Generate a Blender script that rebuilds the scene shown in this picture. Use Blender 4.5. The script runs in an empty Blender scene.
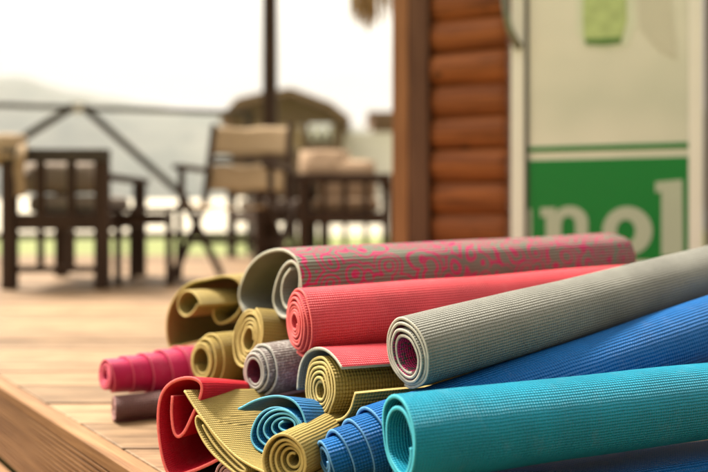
import bpy, bmesh, math, random
import numpy as np
from mathutils import Vector, Matrix, noise

random.seed(7)
SC = bpy.context.scene
COL = SC.collection
R = math.radians

# ------------------------------------------------------------------ camera, sky, sun, exposure
F, CX, HY, HC = 787.0, 354.0, 208.0, 0.37       # focal length, centre column, horizon row (photo pixels), eye height (m)
cam_d = bpy.data.cameras.new('camera')
cam = bpy.data.objects.new('camera', cam_d); COL.objects.link(cam)
cam.location = (0, 0, HC); cam.rotation_euler = (R(90), 0, 0)
cam_d.sensor_width = 36; cam_d.lens = 40
cam_d.shift_y = -28 / 708
cam_d.clip_start = 0.05; cam_d.clip_end = 20000
cam_d.dof.use_dof = True; cam_d.dof.focus_distance = 1.03; cam_d.dof.aperture_fstop = 2.1
cam_d.dof.aperture_blades = 0
SC.camera = cam

SUN_EL, SUN_AZ = R(54), R(-52)                  # azimuth from +Y, negative = to the left
w = bpy.data.worlds.new('World'); SC.world = w; w.use_nodes = True
nt = w.node_tree; nt.nodes.clear()
sky = nt.nodes.new('ShaderNodeTexSky'); sky.sky_type = 'NISHITA'; sky.sun_disc = False
sky.sun_elevation = SUN_EL; sky.sun_rotation = SUN_AZ
sky.air_density = 1.0; sky.dust_density = 6.0; sky.ozone_density = 0.6
bg = nt.nodes.new('ShaderNodeBackground'); bg.inputs['Strength'].default_value = 0.105
out = nt.nodes.new('ShaderNodeOutputWorld')
# thin bright cloud veil over the sky
tc = nt.nodes.new('ShaderNodeTexCoord')
mp = nt.nodes.new('ShaderNodeMapping'); mp.inputs['Scale'].default_value = (1, 1, 3.5)
nz = nt.nodes.new('ShaderNodeTexNoise'); nz.inputs['Scale'].default_value = 2.2; nz.inputs['Detail'].default_value = 6
cr = nt.nodes.new('ShaderNodeValToRGB')
cr.color_ramp.elements[0].position = 0.36; cr.color_ramp.elements[0].color = (0.72, 0.72, 0.72, 1)
cr.color_ramp.elements[1].position = 0.56; cr.color_ramp.elements[1].color = (1, 1, 1, 1)
mx = nt.nodes.new('ShaderNodeMix'); mx.data_type = 'RGBA'
mx.inputs[7].default_value = (9.8, 9.0, 7.5, 1)
nt.links.new(tc.outputs['Generated'], mp.inputs[0]); nt.links.new(mp.outputs[0], nz.inputs['Vector'])
nt.links.new(nz.outputs['Fac'], cr.inputs[0]); nt.links.new(cr.outputs[0], mx.inputs[0])
nt.links.new(sky.outputs[0], mx.inputs[6])
# the thin veil glows round the hidden sun, ahead on the left, and is dimmer on the far side of the sky
gd = nt.nodes.new('ShaderNodeVectorMath'); gd.operation = 'DOT_PRODUCT'
nt.links.new(tc.outputs['Generated'], gd.inputs[0]); gd.inputs[1].default_value = tuple(Vector((-0.45, 0.80, 0.42)).normalized())
zr = nt.nodes.new('ShaderNodeMapRange'); zr.interpolation_type = 'SMOOTHSTEP'
zr.inputs[1].default_value = -0.7; zr.inputs[2].default_value = 0.95
zr.inputs[3].default_value = 0.26; zr.inputs[4].default_value = 1.12
nt.links.new(gd.outputs['Value'], zr.inputs[0])
vm = nt.nodes.new('ShaderNodeVectorMath'); vm.operation = 'SCALE'
# low over the hills the veil is thicker and duller
sz = nt.nodes.new('ShaderNodeSeparateXYZ'); nt.links.new(tc.outputs['Generated'], sz.inputs[0])
er = nt.nodes.new('ShaderNodeMapRange'); er.interpolation_type = 'SMOOTHSTEP'
er.inputs[1].default_value = 0.10; er.inputs[2].default_value = 0.55; er.inputs[3].default_value = 0.33; er.inputs[4].default_value = 1.12
nt.links.new(sz.outputs[2], er.inputs[0])
em = nt.nodes.new('ShaderNodeMath'); em.operation = 'MULTIPLY'
nt.links.new(zr.outputs[0], em.inputs[0]); nt.links.new(er.outputs[0], em.inputs[1])
nt.links.new(mx.outputs[2], vm.inputs[0]); nt.links.new(em.outputs[0], vm.inputs['Scale'])
nt.links.new(vm.outputs[0], bg.inputs[0])
nt.links.new(bg.outputs[0], out.inputs[0])

sd = bpy.data.lights.new('sun', 'SUN'); sd.energy = 4.6; sd.angle = R(12); sd.color = (1, 0.91, 0.77)
sun = bpy.data.objects.new('sun', sd); COL.objects.link(sun)
dv = Vector((math.sin(SUN_AZ) * math.cos(SUN_EL), math.cos(SUN_AZ) * math.cos(SUN_EL), math.sin(SUN_EL)))
sun.rotation_euler = dv.to_track_quat('Z', 'Y').to_euler()

SC.view_settings.view_transform = 'Standard'; SC.view_settings.look = 'None'
SC.view_settings.gamma = 1; SC.view_settings.exposure = 1.3
SC.view_settings.use_curve_mapping = False
SC.render.engine = 'CYCLES'
SC.cycles.use_denoising = True
SC.cycles.max_bounces = 8

# ------------------------------------------------------------------ helpers
def W(px, py, d):
    """point in the place seen at photo pixel (px, py), d metres ahead"""
    return Vector(((px - CX) / F * d, d, HC - (py - HY) / F * d))

def tag(o, label=None, cat=None, group=None, kind=None):
    if label: o['label'] = label
    if cat: o['category'] = cat
    if group: o['group'] = group
    if kind: o['kind'] = kind
    return o

def empty(name, loc, rz=0.0):
    o = bpy.data.objects.new(name, None); COL.objects.link(o)
    o.location = loc; o.rotation_euler = (0, 0, rz); o.empty_display_size = 0.1
    return o

class MB:
    """collects boxes, bars, tubes and prisms into ONE mesh object"""
    def __init__(s): s.bm = bmesh.new()
    def box(s, x0, x1, y0, y1, z0, z1):
        v = [s.bm.verts.new(c) for c in ((x0,y0,z0),(x1,y0,z0),(x1,y1,z0),(x0,y1,z0),(x0,y0,z1),(x1,y0,z1),(x1,y1,z1),(x0,y1,z1))]
        for f in ((0,3,2,1),(4,5,6,7),(0,1,5,4),(1,2,6,5),(2,3,7,6),(3,0,4,7)): s.bm.faces.new([v[i] for i in f])
        return s
    def bar(s, p, q, a, b, up=(0, 0, 1)):
        p, q = Vector(p), Vector(q); d = (q - p).normalized(); u = Vector(up)
        if abs(d.dot(u)) > 0.98: u = Vector((0, 1, 0))
        r = d.cross(u).normalized(); u = r.cross(d).normalized()
        v = []
        for c in (p, q):
            for i, j in ((-1,-1),(1,-1),(1,1),(-1,1)): v.append(s.bm.verts.new(c + r * (i*a/2) + u * (j*b/2)))
        for f in ((3,2,1,0),(4,5,6,7),(0,1,5,4),(1,2,6,5),(2,3,7,6),(3,0,4,7)): s.bm.faces.new([v[i] for i in f])
        return s
    def tube(s, pts, rad, n=12):
        pts = [Vector(p) for p in pts]; rings = []
        rads = rad if isinstance(rad, (list, tuple)) else [rad] * len(pts)
        u = None
        for i, p in enumerate(pts):
            d = (pts[min(i+1, len(pts)-1)] - pts[max(i-1, 0)]).normalized()
            if u is None: u = d.orthogonal().normalized()
            u = (u - d * u.dot(d)).normalized(); r = d.cross(u)
            rings.append([s.bm.verts.new(p + (u*math.cos(2*math.pi*k/n) + r*math.sin(2*math.pi*k/n)) * rads[i]) for k in range(n)])
        for a, b in zip(rings, rings[1:]):
            for k in range(n): s.bm.faces.new((a[k], a[(k+1)%n], b[(k+1)%n], b[k])).smooth = True
        s.bm.faces.new(rings[0][::-1]); s.bm.faces.new(rings[-1])
        return s
    def prism(s, poly, z0, z1):
        a = [s.bm.verts.new((x, y, z0)) for x, y in poly]; b = [s.bm.verts.new((x, y, z1)) for x, y in poly]
        s.bm.faces.new(a[::-1]); s.bm.faces.new(b); n = len(poly)
        for i in range(n): s.bm.faces.new((a[i], a[(i+1)%n], b[(i+1)%n], b[i]))
        return s
    def build(s, name, mat, parent=None, bevel=0.0, loc=None):
        bmesh.ops.recalc_face_normals(s.bm, faces=s.bm.faces[:])
        me = bpy.data.meshes.new(name); s.bm.to_mesh(me); s.bm.free()
        me.materials.append(mat)
        o = bpy.data.objects.new(name, me); COL.objects.link(o)
        if parent is not None: o.parent = parent
        if loc is not None: o.location = loc
        if bevel:
            m = o.modifiers.new('bevel', 'BEVEL'); m.width = bevel; m.segments = 2; m.limit_method = 'ANGLE'
        return o

def copy_tree(o, parent=None):
    c = o.copy(); COL.objects.link(c)
    if parent is not None: c.parent = parent
    for ch in list(o.children): copy_tree(ch, c)
    return c

# ------------------------------------------------------------------ materials
def new_mat(name):
    m = bpy.data.materials.new(name); m.use_nodes = True
    return m, m.node_tree, m.node_tree.nodes['Principled BSDF']

def math_node(t, op, a, b=None):
    n = t.nodes.new('ShaderNodeMath'); n.operation = op
    for i, x in enumerate((a, b)):
        if x is None: continue
        if isinstance(x, (int, float)): n.inputs[i].default_value = x
        else: t.links.new(x, n.inputs[i])
    return n.outputs[0]

def mix_col(t, fac, a, b):
    n = t.nodes.new('ShaderNodeMix'); n.data_type = 'RGBA'
    for sock, x in ((n.inputs[0], fac), (n.inputs[6], a), (n.inputs[7], b)):
        if isinstance(x, (int, float)): sock.default_value = x
        elif isinstance(x, tuple): sock.default_value = (*x[:3], 1)
        else: t.links.new(x, sock)
    return n.outputs[2]

def ramp(t, x, p0, p1, c0=(0,0,0), c1=(1,1,1)):
    n = t.nodes.new('ShaderNodeValToRGB')
    n.color_ramp.elements[0].position = p0; n.color_ramp.elements[1].position = p1
    n.color_ramp.elements[0].color = (*c0, 1); n.color_ramp.elements[1].color = (*c1, 1)
    t.links.new(x, n.inputs[0]); return n.outputs[0]

def noise_tex(t, scale, vec=None, detail=4, rough=0.55):
    n = t.nodes.new('ShaderNodeTexNoise'); n.inputs['Scale'].default_value = scale
    n.inputs['Detail'].default_value = detail; n.inputs['Roughness'].default_value = rough
    if vec is not None: t.links.new(vec, n.inputs['Vector'])
    return n.outputs['Fac']

def coords(t, kind='Object', scale=(1, 1, 1), rot=(0, 0, 0)):
    tcn = t.nodes.new('ShaderNodeTexCoord'); m = t.nodes.new('ShaderNodeMapping')
    m.inputs['Scale'].default_value = scale; m.inputs['Rotation'].default_value = rot
    t.links.new(tcn.outputs[kind], m.inputs[0]); return m.outputs[0]

def plain(name, col, rough=0.6, var=0.12, scale=8, bump=0.0, metallic=0.0):
    m, t, b = new_mat(name)
    v = coords(t)
    n = noise_tex(t, scale, v)
    c2 = tuple(max(0, c * (1 - var)) for c in col); c1 = tuple(min(1, c * (1 + var)) for c in col)
    t.links.new(mix_col(t, n, c2, c1), b.inputs['Base Color'])
    b.inputs['Roughness'].default_value = rough; b.inputs['Metallic'].default_value = metallic
    if bump:
        bp = t.nodes.new('ShaderNodeBump'); bp.inputs['Strength'].default_value = bump; bp.inputs['Distance'].default_value = 0.004
        t.links.new(noise_tex(t, scale * 12, v), bp.inputs['Height']); t.links.new(bp.outputs[0], b.inputs['Normal'])
    return m

def wood(name, dark, light, along=0, scale=1.0, rough=0.6, attr=False, bump=0.25):
    m, t, b = new_mat(name)
    sc = [14 * scale] * 3; sc[along] = (1.9 if name == 'deck_boards' else 0.9) * scale
    v = coords(t, 'UV' if attr == 'uv' else 'Object', tuple(sc))
    n1 = noise_tex(t, 3.0, v, 8, 0.65)
    sc2 = [60 * scale] * 3; sc2[along] = 1.6 * scale
    n2 = noise_tex(t, 3.0, coords(t, 'Object', tuple(sc2)), 3)
    f = ramp(t, math_node(t, 'ADD', math_node(t, 'MULTIPLY', n1, 0.7), math_node(t, 'MULTIPLY', n2, 0.3)), 0.36, 0.64)
    c = mix_col(t, f, dark, light)
    if attr:
        a = t.nodes.new('ShaderNodeAttribute'); a.attribute_name = 'plank'
        k = math_node(t, 'ADD', math_node(t, 'MULTIPLY', a.outputs['Fac'], 0.50), 0.72)
        h = t.nodes.new('ShaderNodeHueSaturation'); t.links.new(k, h.inputs['Value']); t.links.new(c, h.inputs['Color'])
        c = h.outputs[0]
        # stains and knots
        st = ramp(t, noise_tex(t, 3.2, coords(t, 'Object', (1, 2.4, 1)), 5), 0.55, 0.72)
        c = mix_col(t, math_node(t, 'MULTIPLY', st, 0.45), c, tuple(x * 0.45 for x in dark))
    if name == 'deck_boards':
        vk = t.nodes.new('ShaderNodeTexVoronoi'); vk.inputs['Scale'].default_value = 5.0
        t.links.new(coords(t, 'Object', (0.8, 1.5, 1)), vk.inputs['Vector'])
        kn = ramp(t, vk.outputs['Distance'], 0.05, 0.13, (1, 1, 1), (0, 0, 0))
        c = mix_col(t, math_node(t, 'MULTIPLY', kn, 0.6), c, tuple(x * 0.5 for x in dark))
    if name == 'log_wood':
        ck = ramp(t, noise_tex(t, 3.0, coords(t, 'Object', (1.1, 26, 26)), 3, 0.6), 0.60, 0.66)
        c = mix_col(t, math_node(t, 'MULTIPLY', ck, 0.7), c, tuple(x * 0.4 for x in dark))
        vk = t.nodes.new('ShaderNodeTexVoronoi'); vk.inputs['Scale'].default_value = 7.0
        t.links.new(coords(t, 'Object', (1, 1.6, 1.6)), vk.inputs['Vector'])
        kn = ramp(t, vk.outputs['Distance'], 0.10, 0.17, (1, 1, 1), (0, 0, 0))
        c = mix_col(t, math_node(t, 'MULTIPLY', kn, 0.75), c, tuple(x * 0.35 for x in dark))
    t.links.new(c, b.inputs['Base Color']); b.inputs['Roughness'].default_value = rough; b.inputs['Specular IOR Level'].default_value = 0.25
    bp = t.nodes.new('ShaderNodeBump'); bp.inputs['Strength'].default_value = bump; bp.inputs['Distance'].default_value = 0.003
    t.links.new(n2, bp.inputs['Height']); t.links.new(bp.outputs[0], b.inputs['Normal'])
    return m

def pvc(name, col, pu=0.0036, pv=0.0036, amp=0.6, rough=0.55, ridge=0.0, pattern=None, fleck=None, seed=0.0):
    """foam mat skin: woven grid relief on (arc length, width) coordinates in metres"""
    m, t, b = new_mat(name)
    uv = t.nodes.new('ShaderNodeUVMap'); uv.uv_map = 'UVMap'
    s = t.nodes.new('ShaderNodeSeparateXYZ'); t.links.new(uv.outputs[0], s.inputs[0])
    wob = math_node(t, 'MULTIPLY', noise_tex(t, 22, uv.outputs[0], 2), 0.0022)
    u = math_node(t, 'ADD', s.outputs[0], wob); v = math_node(t, 'ADD', s.outputs[1], wob)
    su = math_node(t, 'SINE', math_node(t, 'MULTIPLY', u, 2 * math.pi / pu))
    sv = math_node(t, 'SINE', math_node(t, 'MULTIPLY', v, 2 * math.pi / pv))
    h = math_node(t, 'ADD', math_node(t, 'MULTIPLY', su, 1.0 + ridge), sv)
    hn = math_node(t, 'MULTIPLY', noise_tex(t, 900, uv.outputs[0], 2), 1.3)
    h = math_node(t, 'ADD', h, hn)
    bp = t.nodes.new('ShaderNodeBump'); bp.inputs['Strength'].default_value = amp; bp.inputs['Distance'].default_value = 0.0009
    t.links.new(h, bp.inputs['Height']); t.links.new(bp.outputs[0], b.inputs['Normal'])
    mpn = t.nodes.new('ShaderNodeMapping'); mpn.inputs['Location'].default_value = (seed, seed * 1.7, 0)
    t.links.new(uv.outputs[0], mpn.inputs[0])
    n = noise_tex(t, 9, mpn.outputs[0], 6, 0.6)
    c = mix_col(t, ramp(t, n, 0.3, 0.7), tuple(x * 0.80 for x in col), tuple(min(1, x * 1.14) for x in col))
    # scuffs rubbed into the skin and a little settled dust
    sc = ramp(t, noise_tex(t, 60, mpn.outputs[0], 8, 0.7), 0.63, 0.75)
    c = mix_col(t, math_node(t, 'MULTIPLY', sc, 0.5), c, tuple(x * 0.45 for x in col))
    du = ramp(t, noise_tex(t, 24, mpn.outputs[0], 8, 0.75), 0.55, 0.8)
    c = mix_col(t, math_node(t, 'MULTIPLY', du, 0.09), c, (0.62, 0.58, 0.5))
    if fleck:
        vo = t.nodes.new('ShaderNodeTexVoronoi'); vo.inputs['Scale'].default_value = 330
        t.links.new(uv.outputs[0], vo.inputs['Vector'])
        c = mix_col(t, ramp(t, vo.outputs['Color'], 0.62, 0.66), c, fleck)
    if pattern:
        pc, scale = pattern
        nv = t.nodes.new('ShaderNodeTexNoise'); nv.inputs['Scale'].default_value = 9; t.links.new(mpn.outputs[0], nv.inputs['Vector'])
        wv = t.nodes.new('ShaderNodeVectorMath'); wv.operation = 'MULTIPLY_ADD'
        t.links.new(nv.outputs['Color'], wv.inputs[0]); wv.inputs[1].default_value = (0.05, 0.05, 0)
        t.links.new(mpn.outputs[0], wv.inputs[2])
        vo = t.nodes.new('ShaderNodeTexVoronoi'); vo.inputs['Scale'].default_value = scale; vo.inputs['Randomness'].default_value = 0.8
        t.links.new(wv.outputs[0], vo.inputs['Vector'])
        ring = math_node(t, 'SINE', math_node(t, 'ADD', math_node(t, 'MULTIPLY', vo.outputs['Distance'], 27.0), 1.6))
        p1 = ramp(t, ring, 0.30, 0.42)
        ve = t.nodes.new('ShaderNodeTexVoronoi'); ve.feature = 'DISTANCE_TO_EDGE'; ve.inputs['Scale'].default_value = scale; ve.inputs['Randomness'].default_value = 0.8
        t.links.new(wv.outputs[0], ve.inputs['Vector'])
        p2 = ramp(t, ve.outputs['Distance'], 0.05, 0.07, (1,1,1), (0,0,0))
        p = math_node(t, 'MAXIMUM', p1, math_node(t, 'MULTIPLY', p2, 0.0))
        # worn print: the ridges keep less ink in their troughs
        wear = ramp(t, math_node(t, 'ADD', math_node(t, 'MULTIPLY', su, 0.12), noise_tex(t, 70, uv.outputs[0], 6, 0.7)), 0.26, 0.42)
        c = mix_col(t, math_node(t, 'MULTIPLY', p, wear), c, pc)
    t.links.new(c, b.inputs['Base Color']); b.inputs['Roughness'].default_value = rough
    b.inputs['Specular IOR Level'].default_value = 0.22
    return m

def foam(name, col):
    m, t, b = new_mat(name)
    v = coords(t, 'Object')
    n = noise_tex(t, 140, v, 6, 0.7)
    t.links.new(mix_col(t, ramp(t, n, 0.3, 0.7), tuple(x * 0.8 for x in col), tuple(min(1, x * 1.15) for x in col)), b.inputs['Base Color'])
    bp = t.nodes.new('ShaderNodeBump'); bp.inputs['Strength'].default_value = 0.5; bp.inputs['Distance'].default_value = 0.0006
    t.links.new(noise_tex(t, 900, v, 3), bp.inputs['Height']); t.links.new(bp.outputs[0], b.inputs['Normal'])
    b.inputs['Roughness'].default_value = 0.75
    return m

M = {}
M['deck'] = wood('deck_boards', (0.125, 0.068, 0.031), (0.32, 0.205, 0.112), along=0, attr=True, rough=0.62)
M['fascia'] = wood('fascia_wood', (0.14, 0.062, 0.022), (0.31, 0.165, 0.072), along=0, rough=0.6)
M['dark_wood'] = wood('dark_wood', (0.022, 0.011, 0.006), (0.058, 0.030, 0.017), along=2, rough=0.75)
M['rail_wood'] = wood('rail_wood', (0.03, 0.024, 0.019), (0.065, 0.052, 0.04), along=0, rough=0.7)
M['log'] = wood('log_wood', (0.13, 0.034, 0.010), (0.36, 0.115, 0.032), along=0, scale=0.7, rough=0.6)
M['post_shaded'] = wood('post_shaded_wood', (0.075, 0.030, 0.017), (0.16, 0.075, 0.042), along=2, rough=0.7)  # shaded face of the corner post, its shade put into the colour
M['post_lit'] = wood('post_lit_wood', (0.19, 0.075, 0.03), (0.36, 0.16, 0.07), along=2, rough=0.5)  # lit face of the same post, light painted as brighter orange
M['canvas'] = plain('tan_canvas', (0.34, 0.24, 0.14), 0.85, 0.10, 20, 0.3)
M['cushion'] = plain('cushion_cloth', (0.32, 0.215, 0.135), 0.9, 0.15, 12, 0.3)
M['grey_cushion'] = plain('grey_cushion_cloth', (0.26, 0.21, 0.17), 0.9, 0.12, 12, 0.3)
M['white'] = plain('white_paint', (0.76, 0.74, 0.68), 0.5, 0.05, 6)
M['white_wash'] = plain('whitewash', (0.80, 0.78, 0.73), 0.9, 0.06, 1.2)
M['tan_wall'] = plain('tan_boards', (0.15, 0.098, 0.06), 0.8, 0.15, 2)
M['roof'] = plain('roof_thatch', (0.20, 0.125, 0.082), 0.85, 0.2, 3)
M['dark'] = plain('dark_rubber', (0.05, 0.045, 0.04), 0.6, 0.1, 6)
M['steel'] = plain('handle_metal', (0.20, 0.21, 0.17), 0.35, 0.08, 6, 0.0, 0.7)
M['straw'] = plain('straw', (0.34, 0.23, 0.11), 0.9, 0.3, 30)
M['green'] = plain('green_print', (0.004, 0.185, 0.03), 0.30, 0.06, 5)
M['print_white'] = plain('white_print', (0.42, 0.47, 0.37), 0.30, 0.05, 5)
M['lime'] = plain('lime_print', (0.42, 0.52, 0.22), 0.30, 0.5, 22)
M['dkgreen'] = plain('bottle_green', (0.10, 0.20, 0.05), 0.30, 0.2, 9)

# ------------------------------------------------------------------ the setting
def sheet(name, poly, z, mat, kind='structure'):
    me = bpy.data.meshes.new(name); me.from_pydata([(x, y, z) for x, y in poly], [], [tuple(range(len(poly)))])
    me.materials.append(mat); o = bpy.data.objects.new(name, me); COL.objects.link(o); o['kind'] = kind
    return o

# deck: boards run across the view, cut off along the slanting step edge
E0 = Vector((-0.76, 1.69)); ED = Vector((0.627, -0.779))            # a point on the edge, its direction
def edge_x(y, off=0.0): return E0.x + (y - E0.y) * ED.x / ED.y + off / 0.779
bm = bmesh.new(); lay = bm.faces.layers.float.new('plank')
y = 0.22; PW = 0.142
while y < 6.1:
    y1 = y + PW - 0.0065
    k = random.random(); xs = [None]
    cut = random.uniform(1.0, 2.6)
    spans = [(None, cut), (cut + 0.004, 6.0)]
    for x0, x1 in spans:
        k = random.random(); dz = random.uniform(-0.0012, 0.0012)
        a0 = edge_x(y, 0.014) if x0 is None else x0; b0 = edge_x(y1, 0.014) if x0 is None else x0
        top = [bm.verts.new(c) for c in ((a0, y, dz), (x1, y, dz), (x1, y1, dz), (b0, y1, dz))]
        bot = [bm.verts.new((v.co.x, v.co.y, -0.03)) for v in top]
        fs = [bm.faces.new(top), bm.faces.new(bot[::-1])] + [bm.faces.new((top[i], bot[i], bot[(i+1)%4], top[(i+1)%4])) for i in range(4)]
        for f in fs: f[lay] = k
    y += PW
bmesh.ops.recalc_face_normals(bm, faces=bm.faces[:])
me = bpy.data.meshes.new('deck'); bm.to_mesh(me); bm.free(); me.materials.append(M['deck'])
deck = bpy.data.objects.new('deck', me); COL.objects.link(deck); deck['kind'] = 'structure'
bv = deck.modifiers.new('bevel', 'BEVEL'); bv.width = 0.003; bv.segments = 2

# nosing board, grooved riser and lower tread along the edge (local x runs along the edge, local y outwards)
ang = math.atan2(ED.y, ED.x)
def along_edge(name, mb, mat, bevel=0.0):
    o = mb.build(name, mat, None, bevel); o.location = (E0.x, E0.y, 0); o.rotation_euler = (0, 0, ang); o['kind'] = 'structure'
    return o
# outward = to the right of the direction rotated: (-0.779,-0.627) = local -y
bm = bmesh.new(); n = 14; prof = [(-0.013, -0.001), (-0.016, -0.004), (-0.016, -0.016)]
for i in range(n):
    z0 = -0.018 - i * 0.0088
    prof += [(-0.016, z0), (-0.016, z0 - 0.0050), (-0.0118, z0 - 0.0062), (-0.0118, z0 - 0.0080)]
prof += [(-0.016, -0.018 - n * 0.0088), (-0.016, -0.146), (0.012, -0.146), (0.012, -0.001)]
for X in (-6.0, 3.0):
    ring = [bm.verts.new((X, a, b)) for a, b in prof]
    if X < 0: r0 = ring
    else:
        for i in range(len(prof)): bm.faces.new((r0[i], r0[(i+1) % len(prof)], ring[(i+1) % len(prof)], ring[i]))
bmesh.ops.recalc_face_normals(bm, faces=bm.faces[:])
me = bpy.data.meshes.new('deck_riser'); bm.to_mesh(me); bm.free(); me.materials.append(M['fascia'])
o = bpy.data.objects.new('deck_riser', me); COL.objects.link(o); o.location = (E0.x, E0.y, 0); o.rotation_euler = (0, 0, ang); o['kind'] = 'structure'
mb = MB()
for k in range(3): mb.box(-6, 3, -0.022 - 0.145 * (k + 1) + 0.005, -0.022 - 0.145 * k, -0.176, -0.150)
along_edge('lower_step', mb, M['fascia'], 0.003)

m, t, b = new_mat('grass_ground')
n = noise_tex(t, 1.5, coords(t), 8, 0.7); n2 = noise_tex(t, 30, coords(t), 4)
t.links.new(mix_col(t, ramp(t, math_node(t, 'ADD', math_node(t, 'MULTIPLY', n, .5), math_node(t, 'MULTIPLY', n2, .5)), 0.35, 0.65), (0.09, 0.12, 0.025), (0.21, 0.23, 0.065)), b.inputs['Base Color'])
b.inputs['Roughness'].default_value = 0.9
sheet('ground', [(-4000, -60), (4000, -60), (4000, 6000), (-4000, 6000)], -0.62, m)
sheet('lawn', [(-40, 6.3), (40, 6.3), (40, 15.9), (-40, 15.9)], -0.10, m)

m, t, b = new_mat('lake_water')
b.inputs['Base Color'].default_value = (0.10, 0.15, 0.16, 1); b.inputs['Roughness'].default_value = 0.22
bp = t.nodes.new('ShaderNodeBump'); bp.inputs['Strength'].default_value = 0.4; bp.inputs['Distance'].default_value = 0.1
t.links.new(noise_tex(t, 1.2, coords(t, 'Object', (0.5, 1.6, 1)), 6), bp.inputs['Height']); t.links.new(bp.outputs[0], b.inputs['Normal'])
sheet('lake', [(-3900, 22), (3900, 22), (3900, 3600), (-3900, 3600)], -0.5, m)

# hills across the lake
m, t, b = new_mat('hill_woods')
n = noise_tex(t, 0.012, coords(t), 8, 0.65)
t.links.new(mix_col(t, ramp(t, n, 0.35, 0.65), (0.045, 0.06, 0.035), (0.13, 0.13, 0.09)), b.inputs['Base Color']); b.inputs['Roughness'].default_value = 0.95
def ridge_row(px):
    pts = [(-420, 60), (-200, 58), (-60, 64), (0, 77), (50, 84), (100, 97), (150, 110), (200, 116), (250, 113), (320, 122), (400, 135), (560, 120), (760, 110), (1000, 118)]
    for (a, ya), (c, yc) in zip(pts, pts[1:]):
        if a <= px <= c: return ya + (yc - ya) * (px - a) / (c - a)
    return 130
bm = bmesh.new(); rows = []
NX, NYr = 150, 16
for i in range(NX + 1):
    px = -420 + 1400 * i / NX; col = []
    hz = (HY - ridge_row(px)) / F * 2600
    X0 = (px - CX) / F
    for j in range(NYr + 1):
        f = j / NYr; d = 2000 + 600 * f
        hh = hz * (math.sin(f * math.pi / 2) ** 0.9)
        nn = noise.fractal(Vector((X0 * 14, d * 0.006, 0.3)), 0.9, 2.1, 5) * 26 * (0.25 + f) * (1 - 0.4 * f)
        col.append(bm.verts.new((X0 * d, d, hh + nn * (0 if j == 0 else 1) - (1 if j == 0 else 0))))
    col.append(bm.verts.new((X0 * 3300, 3300, -0.6)))
    rows.append(col)
for a, c in zip(rows, rows[1:]):
    for j in range(len(a) - 1): bm.faces.new((a[j], c[j], c[j+1], a[j+1])).smooth = True
me = bpy.data.meshes.new('hills'); bm.to_mesh(me); bm.free(); me.materials.append(m)
o = bpy.data.objects.new('hills', me); COL.objects.link(o); o['kind'] = 'structure'

# air between here and the far shore
bm = bmesh.new(); bmesh.ops.create_cube(bm, size=1)
for v in bm.verts:
    v.co = Vector((v.co.x * 9600, (v.co.y + 0.5) * 6400 - 150, (v.co.z + 0.5) * 640 - 1.7))
me = bpy.data.meshes.new('haze'); bm.to_mesh(me); bm.free()
m = bpy.data.materials.new('air'); m.use_nodes = True; m.node_tree.nodes.clear()
pvn = m.node_tree.nodes.new('ShaderNodeVolumePrincipled'); pvn.inputs['Density'].default_value = 0.00016
pvn.inputs['Color'].default_value = (0.93, 0.95, 1.0, 1)
mo = m.node_tree.nodes.new('ShaderNodeOutputMaterial'); m.node_tree.links.new(pvn.outputs[0], mo.inputs['Volume'])
me.materials.append(m); o = bpy.data.objects.new('haze', me); COL.objects.link(o); o['kind'] = 'stuff'

# ------------------------------------------------------------------ background: bright bank added along the shore, cabins, railing
vs = []; fs = []; NB = 60
for i in range(NB + 1):
    x = -11 + 15 * i / NB; hgt = .55 + .07 * noise.noise(Vector((x * .8, 1.7, 0)))
    vs += [(x, 13.2, -.25), (x, 13.6, -.09), (x, 14.4, hgt * .6), (x, 15.2, hgt), (x, 16.4, hgt * .8), (x, 18.5, -.45)]
for i in range(NB):
    for k in range(5): fs.append((i*6+k, (i+1)*6+k, (i+1)*6+k+1, i*6+k+1))
me = bpy.data.meshes.new('bright_bank'); me.from_pydata(vs, [], fs); me.materials.append(plain('pale_bank', (0.62, 0.57, 0.47), 0.95, 0.08, 3, 0.3))  # added stand-in for the bright shore band, sloped to catch the sun
me.polygons.foreach_set('use_smooth', [True] * len(fs))
o = bpy.data.objects.new('bright_bank', me); COL.objects.link(o); o['kind'] = 'structure'

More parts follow.
